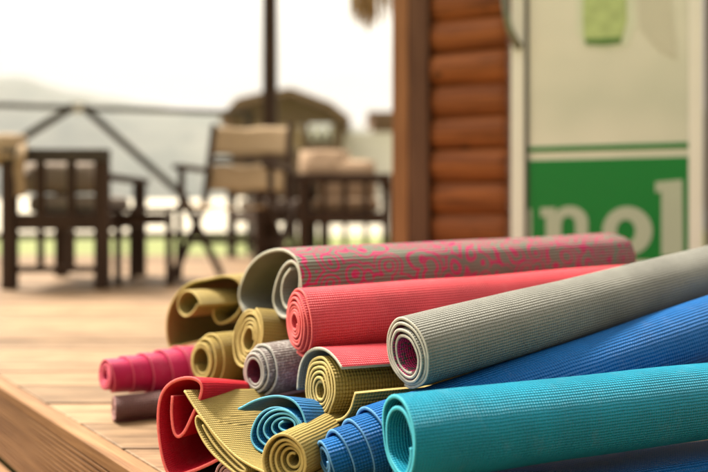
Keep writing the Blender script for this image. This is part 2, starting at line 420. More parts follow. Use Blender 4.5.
def kiosk():
    p = W(287, 208, 15.5); r = empty('beach_kiosk', (p.x, 15.5, -0.22))
    s = 15.5 / F
    hw = 56 * s; ev = (HC + (208 - 112) * s) + 0.22; ap = (HC + (208 - 90) * s) + 0.22
    mb = MB()
    for x0, x1, z0, z1 in ((-hw, -hw + 0.30, 0, ev), (-hw + .30, 0.30, 0, ev - .75), (-hw + .30, 0.30, ev - .25, ev), (0.30, 0.42, 0, ev), (hw - .22, hw, 0, ev), (0.42, hw - .22, 0, ev - .62), (0.42, hw - .22, ev - .22, ev)):
        mb.box(x0, x1, 0, 0.1, z0, z1)
    mb.box(-hw, -hw + .1, 0.1, 2.4, 0, ev).box(hw - .1, hw, 0.1, 2.4, 0, ev)
    mb.build('wall', M['tan_wall'], r)
    prof = [(-hw - .18, ev - .16), (-hw * .86, ev + .52 * (ap - ev)), (-hw * .45, ev + .78 * (ap - ev)), (0.1, ap), (hw * .42, ev + .70 * (ap - ev)), (hw * .80, ev + .34 * (ap - ev)), (hw + .14, ev - .14)]
    a = prof + [(x * .97, z - .12) for x, z in prof[::-1]]
    bm2 = MB(); n = len(a)
    va = [bm2.bm.verts.new((x, -0.35, z)) for x, z in a]; vb = [bm2.bm.verts.new((x, 2.7, z)) for x, z in a]
    for i in range(n // 2 - 1):
        for V in (va, vb): bm2.bm.faces.new((V[i], V[i+1], V[n-2-i], V[n-1-i]))
    for i in range(n): bm2.bm.faces.new((va[i], va[(i+1)%n], vb[(i+1)%n], vb[i]))
    bm2.build('roof', M['roof'], r)
    g = MB(); pp = [(x * .93, z - .14) for x, z in prof[1:-1]] + [(hw, ev + .002), (-hw, ev + .002)]; n = len(pp)
    va = [g.bm.verts.new((x, -0.02, z)) for x, z in pp]; vb = [g.bm.verts.new((x, 0.08, z)) for x, z in pp]
    g.bm.faces.new(va); g.bm.faces.new(vb[::-1])
    for i in range(n): g.bm.faces.new((va[i], va[(i+1)%n], vb[(i+1)%n], vb[i]))
    g.build('gable', M['tan_wall'], r)
    MB().box(-hw + .32, .28, 0.02, 0.06, ev - .74, ev - .26).build('shutter', M['canvas'], r)
    for k in range(3): MB().box(.46 + k * .18, .55 + k * .18, 0.02, 0.05, ev - .55, ev - .27).build('light_patch', M['white_wash'], r)  # white patches painting the bright openings of the hut
    tag(r, 'brown beach hut with a rounded thatched roof and white patches painted as bright openings beyond the lawn', 'hut')
kiosk()

def white_cabin():
    d = 17.0; s = d / F; x0, x1 = (300 - CX) * s, (396 - CX) * s
    r = empty('white_cabin', ((x0 + x1) / 2, d, -0.22)); hw = (x1 - x0) / 2
    z = HC + (208 - 132) * s + .22
    MB().box(-hw, hw, 0, 1.8, 0, z).build('wall', M['white_wash'], r, 0.01)
    mb = MB(); mb.box(hw - 0.62, hw + .2, -0.25, 2.0, z + .28, z + .42); mb.box(hw - 0.5, hw + .1, 0.0, 1.7, z + .001, z + .28); mb.build('roof', M['roof'], r, 0.01)
    MB().box(-0.35, 0.05, -0.03, -0.002, 0.5, 1.3).build('window', M['grey_cushion'], r)
    tag(r, 'white flat-fronted cabin with a small dark raised roof at its right', 'cabin')
white_cabin()

def railing():
    p0 = W(-60, 103, 5.75); p1 = W(262, 114, 6.25)
    r = empty('railing', (p0.x, p0.y, 0)); d = Vector((p1.x - p0.x, p1.y - p0.y, 0)); L = d.length; r.rotation_euler = (0, 0, math.atan2(d.y, d.x))
    zt = p0.z
    MB().bar((0, 0, zt), (L - .06, 0, p1.z), 0.05, 0.035).build('top_rail', M['rail_wood'], r, .004)
    def loc(px, py):
        q = W(px, py, 5.95); return ((Vector((q.x - p0.x, q.y - p0.y, 0))).dot(d.normalized()), 0, q.z)
    a = loc(79, 107); 
    for e in (loc(-30, 176), loc(188, 200)):
        MB().bar((a[0] + (0.03 if e[0] > a[0] else -0.03), -0.045, a[2]), (e[0], -0.045, e[2]), 0.03, 0.055).build('brace', M['rail_wood'], r, .003)
    mb = MB(); mb.box(a[0] - .06, a[0] + .06, -0.035, -0.027, a[2] - .05, a[2] + .03); mb.build('bracket', M['white'], r)
    MB().bar((0, 0, 0.16), (L - .06, 0, 0.16), 0.04, 0.05).build('bottom_rail', M['rail_wood'], r, .004)
    for x in (0.0, L * 0.98 - .05):
        MB().bar((x, 0.06, 0), (x, 0.06, zt - .03), 0.05, 0.05).build('post', M['rail_wood'], r, .004)
    tag(r, 'dark weathered railing with two slanting braces at the deck edge', 'railing')
railing()
p = W(270, 208, 6.0)
mb = MB(); mb.box(-0.052, 0.052, -0.052, 0.052, 0, 3.6)
o = mb.build('pergola_post', M['dark_wood'], None, .006); o.location = (p.x, 6.0, 0)
tag(o, 'tall thin dark roof post rising behind the canvas chair', 'post')

# straw fringe hanging from the pergola
r = empty('straw_pendant', W(368, -40, 4.6)); 
mb = MB(); random.seed(3)
for k in range(70):
    a = random.uniform(0, 6.28); q = random.uniform(0, .13); L = random.uniform(.30, .44) * (1 - 1.6 * q)
    mb.tube([(q*.3*math.cos(a), q*.3*math.sin(a), 0), (q*math.cos(a), q*math.sin(a), -L*.6), (q*1.15*math.cos(a+.2), q*1.15*math.sin(a+.2), -L)], [.006, .007, .003], 5)
mb.build('fringe', M['straw'], r); MB().tube([(0, 0, -.02), (0, 0, .9)], .006, 6).build('cord', M['dark'], r)
tag(r, 'bundle of dry straw hanging against the white sky', 'straw pendant')

# ------------------------------------------------------------------ log cabin corner and the drinks fridge
WA = math.atan2(-0.12, 0.283)                                       # direction of the cabin front
A = Vector((0.299, 3.02)); wd = Vector((math.cos(WA), math.sin(WA)))
def on_front(px, py, off=0.0):
    """(distance along the cabin front, height) of the photo pixel on that plane, off metres in front of it"""
    n = Vector((wd.y, -wd.x)); q = A + n * off
    r = Vector(((px - CX) / F, 1.0)); k = q.dot(n) / r.dot(n)
    P = r * k
    return (P - q).dot(wd), HC - (py - HY) / F * k
cabin = empty('log_cabin', (A.x, A.y, 0), WA)
mb = MB(); xr = on_front(509, 100)[0]
for k in range(19):
    z = 0.045 + k * 0.122; jit = random.uniform(-.010, .010)
    pts = []
    for i in range(15):
        a = R(-98 + 196 * i / 14)
        pts.append((-math.cos(a) * (0.050 + jit) + 0.012, z + math.sin(a) * 0.0640))
    rings = []
    for X in np.linspace(0.005, xr, 9):
        rings.append([mb.bm.verts.new((X, y_ + 0.003 * noise.noise(Vector((X * 4, k, i * .3))), z_)) for i, (y_, z_) in enumerate(pts)])
    for a_, b_ in zip(rings, rings[1:]):
        for i in range(14): mb.bm.faces.new((a_[i], b_[i], b_[i+1], a_[i+1])).smooth = True
    for rg in (rings[0][::-1], rings[-1]): mb.bm.faces.new(rg)
mb.box(0.004, xr, 0.045, 0.10, 0, 2.4)
mb.build('log_wall', M['log'], cabin)
# corner post in two pieces, its lit and shaded faces coloured apart
x0 = on_front(432, 100)[0]
mb = MB(); mb.box(-0.075, 0.0, -0.055, 0.06, 0, 2.5)
mb.build('corner_post', M['post_shaded'], cabin, 0.004)
mb = MB(); mb.box(-0.145, -0.079, -0.05, 0.03, 0, 2.5)
mb.build('corner_board', M['post_lit'], cabin, 0.004)
tag(cabin, 'orange brown log cabin wall ending in a corner post painted with a lit and a shaded side', 'log cabin')

off = 0.09
fx0, _ = on_front(511.5, 100, off); fx1, _ = on_front(703, 100, off)
fo = A + Vector((wd.y, -wd.x)) * off
fr = empty('drinks_fridge', (fo.x, fo.y, 0), WA)
FH = 1.86
mb = MB(); mb.box(fx0 + .002, fx1 - .002, 0.03, 0.6, 0.06, FH + .1)
mb.build('cabinet', M['white'], fr, 0.008)
gx0, _ = on_front(526, 100, off); gx1, _ = on_front(689, 100, off)
door = MB()
door.box(fx0, gx0 - .004, -0.012, 0.028, 0.08, FH).box(gx1, fx1, -0.012, 0.028, 0.08, FH)
door.box(gx0 - .004, gx1, -0.012, 0.028, 0.08, 0.17).box(gx0 - .004, gx1, -0.012, 0.028, FH - .07, FH)
door = door.build('door', M['white'], fr, 0.004)
MB().box(gx0 - .0035, gx0 + .008, -0.006, 0.020, 0.172, FH - .072).build('gasket', M['dark'], door)
m, t, b = new_mat('fridge_glass')
n = noise_tex(t, 1.7, coords(t, 'Object', (1, 1, 1.3)), 2)  # soft reflection on the glass painted in as pale mottling
t.links.new(mix_col(t, ramp(t, n, 0.32, 0.68), (0.58, 0.60, 0.50), (0.80, 0.77, 0.67)), b.inputs['Base Color']); b.inputs['Roughness'].default_value = 0.12
b.inputs['Coat Weight'].default_value = 0.5
MB().box(gx0 + .009, gx1 - .001, 0.004, 0.020, 0.172, FH - .072).build('glass', m, door)
# printed panels on the glass, each a few millimetres proud
zl0 = on_front(610, 144.5, off)[1]; zl1 = on_front(610, 150, off)[1]; zg = on_front(610, 158.5, off)[1]
MB().box(gx0 + .010, gx1 - .002, 0.001, 0.0035, zl1, zl0).build('green_stripe', M['green'], door)
MB().box(gx0 + .010, gx1 - .002, 0.001, 0.0035, 0.195, zg).build('green_panel', M['green'], door)
def outline(name, loops, mat, parent, y0=-0.002, y1=0.0008):
    """flat printed shape from outer loop and holes, points already (x, z) on the door"""
    cu = bpy.data.curves.new(name, 'CURVE'); cu.dimensions = '2D'; cu.fill_mode = 'BOTH'; cu.extrude = abs(y1 - y0) / 2
    for lp in loops:
        sp = cu.splines.new('POLY'); sp.points.add(len(lp) - 1); sp.use_cyclic_u = True
        for q, (x, z) in zip(sp.points, lp): q.co = (x, z, 0, 1)
    tmp = bpy.data.objects.new(name, cu); COL.objects.link(tmp)
    dg = bpy.context.evaluated_depsgraph_get(); me = bpy.data.meshes.new_from_object(tmp.evaluated_get(dg))
    bpy.data.objects.remove(tmp); me.materials.clear(); me.materials.append(mat)
    me.transform(Matrix.Translation((0, (y0 + y1) / 2, 0)) @ Matrix.Rotation(R(90), 4, 'X'))
    o = bpy.data.objects.new(name, me); COL.objects.link(o); o.parent = parent
    return o
def P(px, py): return on_front(px, py, off)
# letter n: slab serif, arch, two stems (built to below the mats that hide its foot)
arch_o = [P(553 + 17 * 1 + 18 * math.cos(a), 222 - 16 * math.sin(a)) for a in np.linspace(math.pi * .80, 0, 12)]
arch_i = [P(568.5 + 7 * math.cos(a), 224 - 8 * math.sin(a)) for a in np.linspace(0, math.pi, 9)]
n_loop = [P(540.5, 208), P(556, 207.5)] + arch_o + [P(588, 256), P(575.5, 256)] + arch_i + [P(561.5, 256), P(546, 256), P(546, 217), P(540.5, 217)]
outline('lettering', [n_loop], M['print_white'], door)
o_o = [P(627.5 + 25 * math.cos(a), 231 - 24.5 * math.sin(a)) for a in np.linspace(0, 2 * math.pi, 40)[:-1]]
o_i = [P(626 + 9.5 * math.cos(a), 231 - 11.5 * math.sin(a)) for a in np.linspace(0, 2 * math.pi, 30)[:-1]]
outline('lettering', [o_o, o_i], M['print_white'], door)
outline('lettering', [[P(655.5, 182), P(682.5, 179.5), P(683.5, 255), P(661.5, 256), P(661.5, 192), P(655.5, 192.5)]], M['print_white'], door)
outline('lettering', [[P(528.6, 209), P(531.5, 209), P(531.5, 256), P(528.6, 256)]], M['print_white'], door)
# printed drink bottle foot at the top of the glass
outline('pale_cup', [[P(577, -30), P(633, -30), P(636, 24), P(628, 46), P(606, 50), P(584, 47), P(576, 30)]], plain('pale_cup_print', (0.62, 0.66, 0.53), 0.3, 0.15, 12), door, 0.0026, 0.0038)
outline('printed_bottle', [[P(584, -30), P(626, -30), P(627, 20), P(622, 40), P(612, 42), P(592, 42), P(584, 38), P(583, 20)]], M['lime'], door, 0.0008, 0.0022)
outline('bottle_foot', [[P(585, 39), P(622, 37), P(621, 43), P(604, 45), P(586, 44)]], M['dkgreen'], door, -0.0012, 0.0010)
outline('pale_swash', [[P(635, -30), P(668, -30), P(676, 58), P(660, 50), P(640, 28)]], plain('pale_print', (0.56, 0.55, 0.45), 0.3, 0.05, 5), door, 0.0012, 0.0036)
# bow handle
hx, hz = P(519, 46)
pts = [(hx, -0.012, hz), (hx - .004, -0.03, hz + .004), (hx - .022, -0.055, hz + .05), (hx - .036, -0.065, hz + .13), (hx - .042, -0.068, hz + .25), (hx - .036, -0.065, hz + .37), (hx - .02, -0.05, hz + .45), (hx, -0.012, hz + .5)]
MB().tube(pts, [.016, .015, .012, .011, .011, .011, .012, .016], 10).build('handle', M['steel'], door)
tag(fr, 'tall white drinks fridge with a green lettered panel beside the log wall', 'fridge')
p = A + wd * (fx1 + .006)
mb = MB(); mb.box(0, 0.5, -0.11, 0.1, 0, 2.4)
o = mb.build('cabin_wall', plain('dark_boards', (0.16, 0.13, 0.11), 0.8, .2, 4), None, 0.004); o.location = (p.x, p.y, 0); o.rotation_euler = (0, 0, WA)  # boards of an even dark tone
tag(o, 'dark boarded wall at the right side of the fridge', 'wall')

# ------------------------------------------------------------------ furniture
def lounge_chair(loc, rz, width, label, cush, hat=False, slats=3, depth=0.7, zt=0.64):
    """low wooden armchair seen from behind: its back faces local -y"""
    r = empty('lounge_chair', loc, rz); hw = width / 2; D = M['dark_wood']
    for sx in (-1, 1):
        MB().box(sx*hw - .03, sx*hw + .03, -.03, .03, 0, zt - .062).build('leg', D, r, .004)
        MB().box(sx*hw - .03, sx*hw + .03, depth - .06, depth, 0, 0.50).build('leg', D, r, .004)
        MB().box(sx*hw - .045, sx*hw + .045, .032, depth + .02, 0.502, 0.53).build('armrest', D, r, .006)
        MB().box(sx*hw - .02, sx*hw + .02, .032, depth - .062, 0.27, 0.345).build('side_rail', D, r, .004)
    MB().box(-hw - .03, hw + .03, -.035, .035, zt - .06, zt).build('top_rail', M['rail_wood'] if hat else D, r, .006)
    MB().box(-hw + .031, hw - .031, -.02, .02, 0.27, 0.345).build('seat_rail', D, r, .004)
    MB().box(-hw + .031, hw - .031, depth - .05, depth - .01, 0.27, 0.345).build('seat_rail', D, r, .004)
    MB().box(-hw + .031, hw - .031, -.015, .015, 0.075, 0.105).build('stretcher', D, r, .004)
    for k in range(slats):
        x = -hw + width * (k + 1) / (slats + 1)
        MB().box(x - .018, x + .018, -.014, .014, 0.346, zt - .061).build('slat', D, r, .003)
        MB().box(x - .014, x + .014, -.012, .012, 0.106, 0.269).build('slat', D, r, .003)
    mb = MB()
    for k in range(5): mb.box(-hw + .035, hw - .035, .05 + k*.12, .14 + k*.12, 0.33, 0.345)
    mb.build('seat', D, r)
    MB().box(-hw + .05, hw - .05, .06, depth - .02, 0.347, 0.43).build('seat_cushion', M[cush], r, .03)
    tag(r, label, 'chair')
    return r
d = 3.6; s = d / F
lounge_chair((W(56, 208, d).x + .0, d, 0), R(1.0), 92 * s, 'dark slatted armchair at the left with pale cloth over its top rail', 'grey_cushion', hat=True, slats=2)
d = 4.9; s = d / F
lounge_chair((W(345, 208, d).x, d, 0), R(-2), 84 * s, 'dark slatted armchair with tan cushion heap beside the log cabin post', 'cushion', slats=3, zt=0.585)
d = 5.35; s = d / F
lounge_chair((W(292, 208, d).x, d, 0), R(24), 70 * s, 'dark slatted armchair turned aside, between the canvas chair and the tan cushioned one', 'grey_cushion', slats=3, zt=0.60)
# cushions resting on their tops
def pillow(loc, sx, sy, sz, rot, mat, label, name='cushion'):
    bm = bmesh.new(); bmesh.ops.create_cube(bm, size=2); bmesh.ops.subdivide_edges(bm, edges=bm.edges[:], cuts=7, use_grid_fill=True)
    for v in bm.verts:
        x, y_, z = v.co
        pin = (1 - min(1, abs(x)) ** 4) * (1 - min(1, abs(y_)) ** 4)
        k = 0.18 + 0.82 * pin ** 0.5
        nn = noise.noise(Vector((x*1.7 + sx*40, y_*1.7, z))) * .14
        v.co = Vector((x * sx * (1 - .06*abs(y_)), y_ * sy * (1 - .06*abs(x)), (z * k + nn) * sz))
    for f in bm.faces: f.smooth = True
    me = bpy.data.meshes.new(name); bm.to_mesh(me); bm.free(); me.materials.append(mat)
    o = bpy.data.objects.new(name, me); COL.objects.link(o); o.location = loc; o.rotation_euler = rot
    return tag(o, label, 'cushion')
q = W(325, 166, 5.15); pillow(q, .17, .12, .07, (R(60), 0, R(4)), M['cushion'], 'crumpled tan cushion heaped on the armchair near the cabin post')
q = W(347, 185, 5.10); pillow(q, .19, .17, .06, (R(78), 0, R(-3)), M['cushion'], 'tan back cushion seen through the slats beside the cabin post')
q = W(62, 178, 3.72); pillow(q, .185, .075, .05, (R(80), 0, R(2)), M['grey_cushion'], 'grey brown back cushion seen through the left armchair slats')
q = W(6, 150, 3.62); pillow(q, .085, .08, .055, (R(70), 0, R(6)), M['canvas'], 'tan cushion propped on the top rail of the left armchair')
# pale cloth hung over the back
me = bpy.data.meshes.new('cloth'); vs = []; fs = []
d = 3.55
for j in range(15):
    for i in range(7):
        x = W(19, 0, d).x + i * .007 + .004 * math.sin(j * .7); z = .645 - j * .016 if j > 2 else .652 + .0
        yy = d - .043 - .006 * math.sin(i * 1.6 + j * .2) if j > 2 else d + .045 - j * .03
        vs.append((x, yy, z))
for j in range(14):
    for i in range(6): fs.append((j*7+i, j*7+i+1, (j+1)*7+i+1, (j+1)*7+i))
me.from_pydata(vs, [], fs); me.materials.append(M['canvas']); me.polygons.foreach_set('use_smooth', [True]*len(fs))
o = bpy.data.objects.new('cloth', me); COL.objects.link(o); sm = o.modifiers.new('solid', 'SOLIDIFY'); sm.thickness = .003
tag(o, 'narrow strip of tan cloth hung over the left armchair rail', 'cloth')

def canvas_chair():
    d = 4.05; s = d / F
    r = empty('canvas_chair', (W(238, 208, d).x, d, 0), R(-9)); D = M['dark_wood']; hw = 44 * s
    zt = HC + (208 - 119) * s
    for sx in (-1, 1):
        MB().bar((sx*hw, .12, .36), (sx*(hw - .01), .26, zt), .032, .032).build('back_post', D, r, .004)
        MB().bar((sx*(hw+.02), -.30, .0), (sx*(hw+.02), .20, .40), .028, .036).build('leg', D, r, .004)
        MB().bar((sx*(hw-.02), .34, .0), (sx*(hw-.02), -.20, .40), .028, .036).build('leg', D, r, .004)
        MB().box(sx*hw - .03, sx*hw + .03, -.25, .17, .56, .585).build('armrest', D, r, .005)
        MB().bar((sx*hw, -.2, .38), (sx*hw, -.2, .56), .028, .028).build('arm_post', D, r, .004)
        MB().bar((sx*hw, -.24, .375), (sx*hw, .22, .375), .03, .03).build('seat_rail', D, r, .004)
    MB().bar((-hw + .017, .192, HC + (208 - 157.5) * s), (hw - .017, .192, HC + (208 - 157.5) * s), .02, .03).build('back_rail', D, r, .004)
    def panel(z0, z1, name):
        mb = MB(); vs = []
        for j in range(7):
            z = z0 + (z1 - z0) * j / 6; y_ = .12 + (z - .36) / (zt - .36) * .14
            for i in range(13):
                x = -hw + .01 + (2*hw - .02) * i / 12
                vs.append(mb.bm.verts.new((x, y_ + .035 * (1 - (2*i/12 - 1) ** 2) - .006, z + .004 * math.sin(i))))
        for j in range(6):
            for i in range(12): mb.bm.faces.new((vs[j*13+i], vs[j*13+i+1], vs[(j+1)*13+i+1], vs[(j+1)*13+i])).smooth = True
        o = mb.build(name, M['canvas'], r); m_ = o.modifiers.new('solid', 'SOLIDIFY'); m_.thickness = .004
    panel(HC + (208 - 152) * s, HC + (208 - 122) * s, 'back_canvas'); panel(HC + (208 - 190) * s, HC + (208 - 163) * s, 'back_canvas')
    mb = MB(); vs = []
    for j in range(9):
        for i in range(9):
            x = -hw + .01 + (2*hw - .02) * i / 8
            vs.append(mb.bm.verts.new((x, -.23 + .44 * j / 8, .388 - .02 * (1 - (2*i/8 - 1) ** 2))))
    for j in range(8):
        for i in range(8): mb.bm.faces.new((vs[j*9+i], vs[j*9+i+1], vs[(j+1)*9+i+1], vs[(j+1)*9+i])).smooth = True
    o = mb.build('seat', M['canvas'], r); m_ = o.modifiers.new('solid', 'SOLIDIFY'); m_.thickness = .006
    MB().bar((-hw - .02, -.05, .2), (hw + .02, -.05, .2), .025, .025).build('stretcher', D, r, .003)
    tag(r, 'folding chair with two tan canvas back panels and crossed dark legs', 'chair')
canvas_chair()

def side_table():
    d = 3.95; s = d / F
    r = empty('side_table', (W(150, 208, d).x, d, 0), R(4)); D = M['dark_wood']; hw = 30 * s
    mb = MB()
    for k in range(5): mb.box(-hw, hw, -.2 + k*.084, -.12 + k*.084, .352, .376)
    mb.build('tabletop', D, r, .003)
    for sx in (-1, 1):
        for sy in (-1, 1):
            MB().box(sx*(hw-.03) - .016, sx*(hw-.03) + .016, sy*.16 - .016, sy*.16 + .016, 0, .351).build('leg', D, r, .003)
    MB().box(-hw + .05, hw - .05, -.17, -.15, .29, .345).build('apron', D, r, .003)
    tag(r, 'small dark slatted table between the armchair and the canvas chair', 'table')
    return r
side_table()

# ------------------------------------------------------------------ the mats
class Sec:
    """cross-plane of a roll: x to the right and y up as seen when looking in at its near end"""
    def __init__(s, px, py, d, axis):
        s.P = W(px, py, d); s.a = Vector(axis).normalized()
        s.r = s.a.cross(Vector((0, 0, 1))).normalized(); s.u = s.r.cross(s.a).normalized()
    def px(s, pts):
        o = Vector((0, 0, HC)); res = []
        for x, y in pts:
            q = Vector(((x - CX) / F, 1, -(y - HY) / F)); k = (s.P - o).dot(s.a) / q.dot(s.a)
            v = o + q * k - s.P; res.append((v.dot(s.r), v.dot(s.u)))
        return np.array(res)

def spiral(r0, r1, turns, end, hand=1, ex=1.0, ey=1.0, c=(0, 0), cin=None, wob=0.03, seed=0, squash=0.0):
    """from the inner tip out to the angle end (degrees); returns points and turns-from-outside"""
    n = int(turns * 44) + 1; pts = []; tau = []
    for i in range(n):
        f = i / (n - 1); k = turns * (1 - f); th = R(end) - hand * 2 * math.pi * k
        r = r0 + (r1 - r0) * f
        nn = noise.noise(Vector((math.cos(th) * 1.3 + seed, math.sin(th) * 1.3, k * .35))) * wob
        r *= 1 + nn
        cc = c if cin is None else (cin[0] + (c[0] - cin[0]) * f, cin[1] + (c[1] - cin[1]) * f)
        pts.append((cc[0] + r * ex * math.cos(th), cc[1] + r * ey * math.sin(th))); tau.append(k)
    return np.array(pts), np.array(tau)

def catmull(pts, tau, step):
    p = np.vstack([2 * pts[0] - pts[1], pts, 2 * pts[-1] - pts[-2]]); out = []; ot = []
    for i in range(len(pts) - 1):
        a, b, c, d = p[i], p[i+1], p[i+2], p[i+3]; n = max(1, int(np.ceil(np.linalg.norm(c - b) / step)))
        for k in range(n):
            t = k / n
            out.append(0.5 * ((2*b) + (c-a)*t + (2*a-5*b+4*c-d)*t*t + (3*b-a-3*c+d)*t**3)); ot.append(tau[i] + (tau[i+1]-tau[i]) * t)
    out.append(pts[-1]); ot.append(tau[-1])
    out = np.array(out); ot = np.array(ot)
    for _ in range(2): out[1:-1] = out[1:-1] * .5 + (out[:-2] + out[2:]) * .25
    return out, ot

GROUP = 'rolled yoga mats heaped on the deck'
def mat_obj(label, sec, L, path, t, mats, shift=None, taper=1.0, nax=12, step=0.0042, flip=False, sag=0.0, seed=0, shear=None, far=None):
    """a foam sheet bent along path in the cross-plane and swept L metres along the axis.
    mats = (face on the left of the path, face on its right, cut edge)"""
    pts, tau = path
    pts, tau = catmull(np.asarray(pts, float), np.asarray(tau, float), step)
    n = len(pts); ds = np.r_[0, np.cumsum(np.linalg.norm(np.diff(pts, axis=0), axis=1))]
    tg = np.gradient(pts, axis=0); tg /= np.linalg.norm(tg, axis=1)[:, None] + 1e-9
    nr = np.c_[-tg[:, 1], tg[:, 0]]                                  # left of the path
    b = 0.0007; vs_ax = list(np.linspace(b, L - b, nax))
    ring = [(v, t/2, 0) for v in vs_ax] + [(L, t/2 - b, 2), (L, -t/2 + b, 2)] + [(v, -t/2, 1) for v in vs_ax[::-1]] + [(0, -t/2 + b, 2), (0, t/2 - b, 2)]
    m = len(ring)
    V = np.zeros((n, m, 3)); sh = np.array([shift(k) if shift else 0.0 for k in tau])
    jit = np.array([noise.noise(Vector((q * 9, seed * 3.1, 0.5))) * .0022 for q in ds])
    a, r_, u_ = (np.array(x) for x in (sec.a, sec.r, sec.u)); P0 = np.array(sec.P)
    for j, (v, o_, _) in enumerate(ring):
        f = v / L; k = 1 + (taper - 1) * f
        q = pts * k + nr * o_
        if far is not None:
            q = pts * (1 - f * far) * k + nr * o_
        wv = np.array([noise.noise(Vector((q_ * 5, v * 6, seed * 1.7))) for q_ in ds]) * .0026
        q = q + nr * wv[:, None]
        ax_ = v + (sh + jit) * (1.0 if f < .5 else (1.0 - 0.0 * f))
        V[:, j] = P0 + ax_[:, None] * a + q[:, :1] * r_ + (q[:, 1:] - sag * (v * v)) * u_
    faces = []; mi = []; uvs = []
    for i in range(n - 1):
        for j in range(m):
            j2 = (j + 1) % m
            faces.append((i*m + j, (i+1)*m + j, (i+1)*m + j2, i*m + j2))
            k0 = ring[j][2]; k1 = ring[j2][2]; mi.append(k0 if k0 == k1 else 2)
            va, vb = ring[j][0], ring[j2][0]
            uvs += [(ds[i], va), (ds[i+1], va), (ds[i+1], vb), (ds[i], vb)]
    faces.append(tuple(range(m))); faces.append(tuple((n-1)*m + j for j in range(m))[::-1]); mi += [2, 2]
    uvs += [(0, r[0]) for r in ring] + [(ds[-1], r[0]) for r in ring[::-1]]
    me = bpy.data.meshes.new('yoga_mat'); co = V.reshape(-1, 3) - P0
    me.from_pydata([tuple(x) for x in co], [], faces)
    for x in mats: me.materials.append(x)
    me.polygons.foreach_set('material_index', mi); me.polygons.foreach_set('use_smooth', [True] * (len(faces) - 2) + [False, False])
    uvl = me.uv_layers.new(name='UVMap'); uvl.data.foreach_set('uv', np.array(uvs, 'f').ravel())
    bm_ = bmesh.new(); bm_.from_mesh(me); bmesh.ops.recalc_face_normals(bm_, faces=bm_.faces[:]); bm_.to_mesh(me); bm_.free()
    o = bpy.data.objects.new('yoga_mat', me); COL.objects.link(o); o.location = sec.P
    return tag(o, label, 'yoga mat', GROUP)

def join(*parts):
    """chain of spirals (pts, tau) and traced runs (pts) into one path"""
    P_, T_ = [], []
    for q in parts:
        if isinstance(q, tuple): P_.append(q[0]); T_.append(q[1])
        else: P_.append(np.asarray(q)); T_.append(np.zeros(len(q)))
    return np.vstack(P_), np.concatenate(T_)

TEAL = (0.002, 0.255, 0.40)
BLUE = (0.001, 0.110, 0.37); SKYB = (0.005, 0.150, 0.40)
GREY = (0.245, 0.245, 0.220); YEL = (0.31, 0.222, 0.052); CORAL = (0.58, 0.050, 0.068); PINK = (0.42, 0.010, 0.075); RED = (0.44, 0.004, 0.018)
m_teal = pvc('teal_skin', TEAL, .0036, .0038, 1.0, .5, -.25, seed=1); m_teal_e = foam('teal_edge', (0.04, 0.36, 0.46))
m_blue = pvc('blue_skin', BLUE, .0042, .0040, .9, .5, 0, seed=2); m_blue_e = foam('blue_edge', (0.10, 0.30, 0.58))
m_sky = pvc('sky_blue_skin', SKYB, .0050, .0048, .9, .5, 0, seed=3); m_sky_e = foam('sky_blue_edge', (0.10, 0.38, 0.56))
m_grey = pvc('grey_skin', GREY, .0040, .0040, 1.0, .6, -.25, seed=4); m_grey_e = foam('grey_edge', (0.42, 0.40, 0.34))
m_grey_in = pvc('grey_magenta_skin', (0.42, 0.03, 0.13), .0040, .0036, .8, .6, 0, fleck=(0.10, 0.09, 0.08), seed=5)
m_lilac = pvc('lilac_grey_skin', (0.25, 0.215, 0.205), .0040, .0040, .8, .6, 0, fleck=(0.44, 0.42, 0.40), seed=6); m_lilac_e = foam('lilac_edge', (0.46, 0.45, 0.42))
m_plum = pvc('plum_skin', (0.22, 0.035, 0.07), .0040, .0040, .8, .6, seed=7)
m_yel = pvc('mustard_skin', YEL, .0050, .0050, .9, .6, 0, seed=8); m_yel_e = foam('mustard_edge', (0.50, 0.38, 0.13))
m_yelf = pvc('mustard_fine_skin', (0.33, 0.245, 0.07), .0040, .0036, .7, .6, 0, seed=9)
m_coral = pvc('coral_skin', CORAL, .0040, .0034, .6, .55, 0, seed=10); m_coral_e = foam('coral_edge', (0.66, 0.11, 0.11))
m_pink = pvc('raspberry_skin', PINK, .0030, .0030, .35, .5, 0, seed=11); m_pink_e = foam('raspberry_edge', (0.66, 0.10, 0.17))
m_red = pvc('red_skin', RED, .0030, .0030, .4, .5, 0, seed=12); m_red_e = foam('red_edge', (0.80, 0.13, 0.12))
m_print = pvc('printed_skin', (0.20, 0.205, 0.16), .0058, .0040, .9, .6, 1.5, pattern=((0.56, 0.02, 0.14), 25.0), seed=13)
m_pin = pvc('printed_inner_skin', (0.20, 0.205, 0.18), .0058, .0040, .6, .6, .6, seed=14); m_pin_e = foam('printed_edge', (0.42, 0.41, 0.34))
m_grey_shade = pvc('shaded_grey_skin', (0.05, 0.055, 0.05), .0040, .0040, .6, .6, seed=15)  # grey mat in shadow, the shade painted as a near-black skin
m_dusk = pvc('dusky_pink_shade_skin', (0.13, 0.065, 0.062), .0040, .0040, .6, .6, seed=16); m_dusk_e = foam('dusky_edge', (0.42, 0.22, 0.22))  # dusky pink, darkened further for the shade under the raspberry cone
m_flap_in = pvc('coral_back_skin', (0.22, 0.21, 0.18), .0040, .0040, .6, .6, seed=17)

def ax(x, y, z=0.0): return (x, y, z)

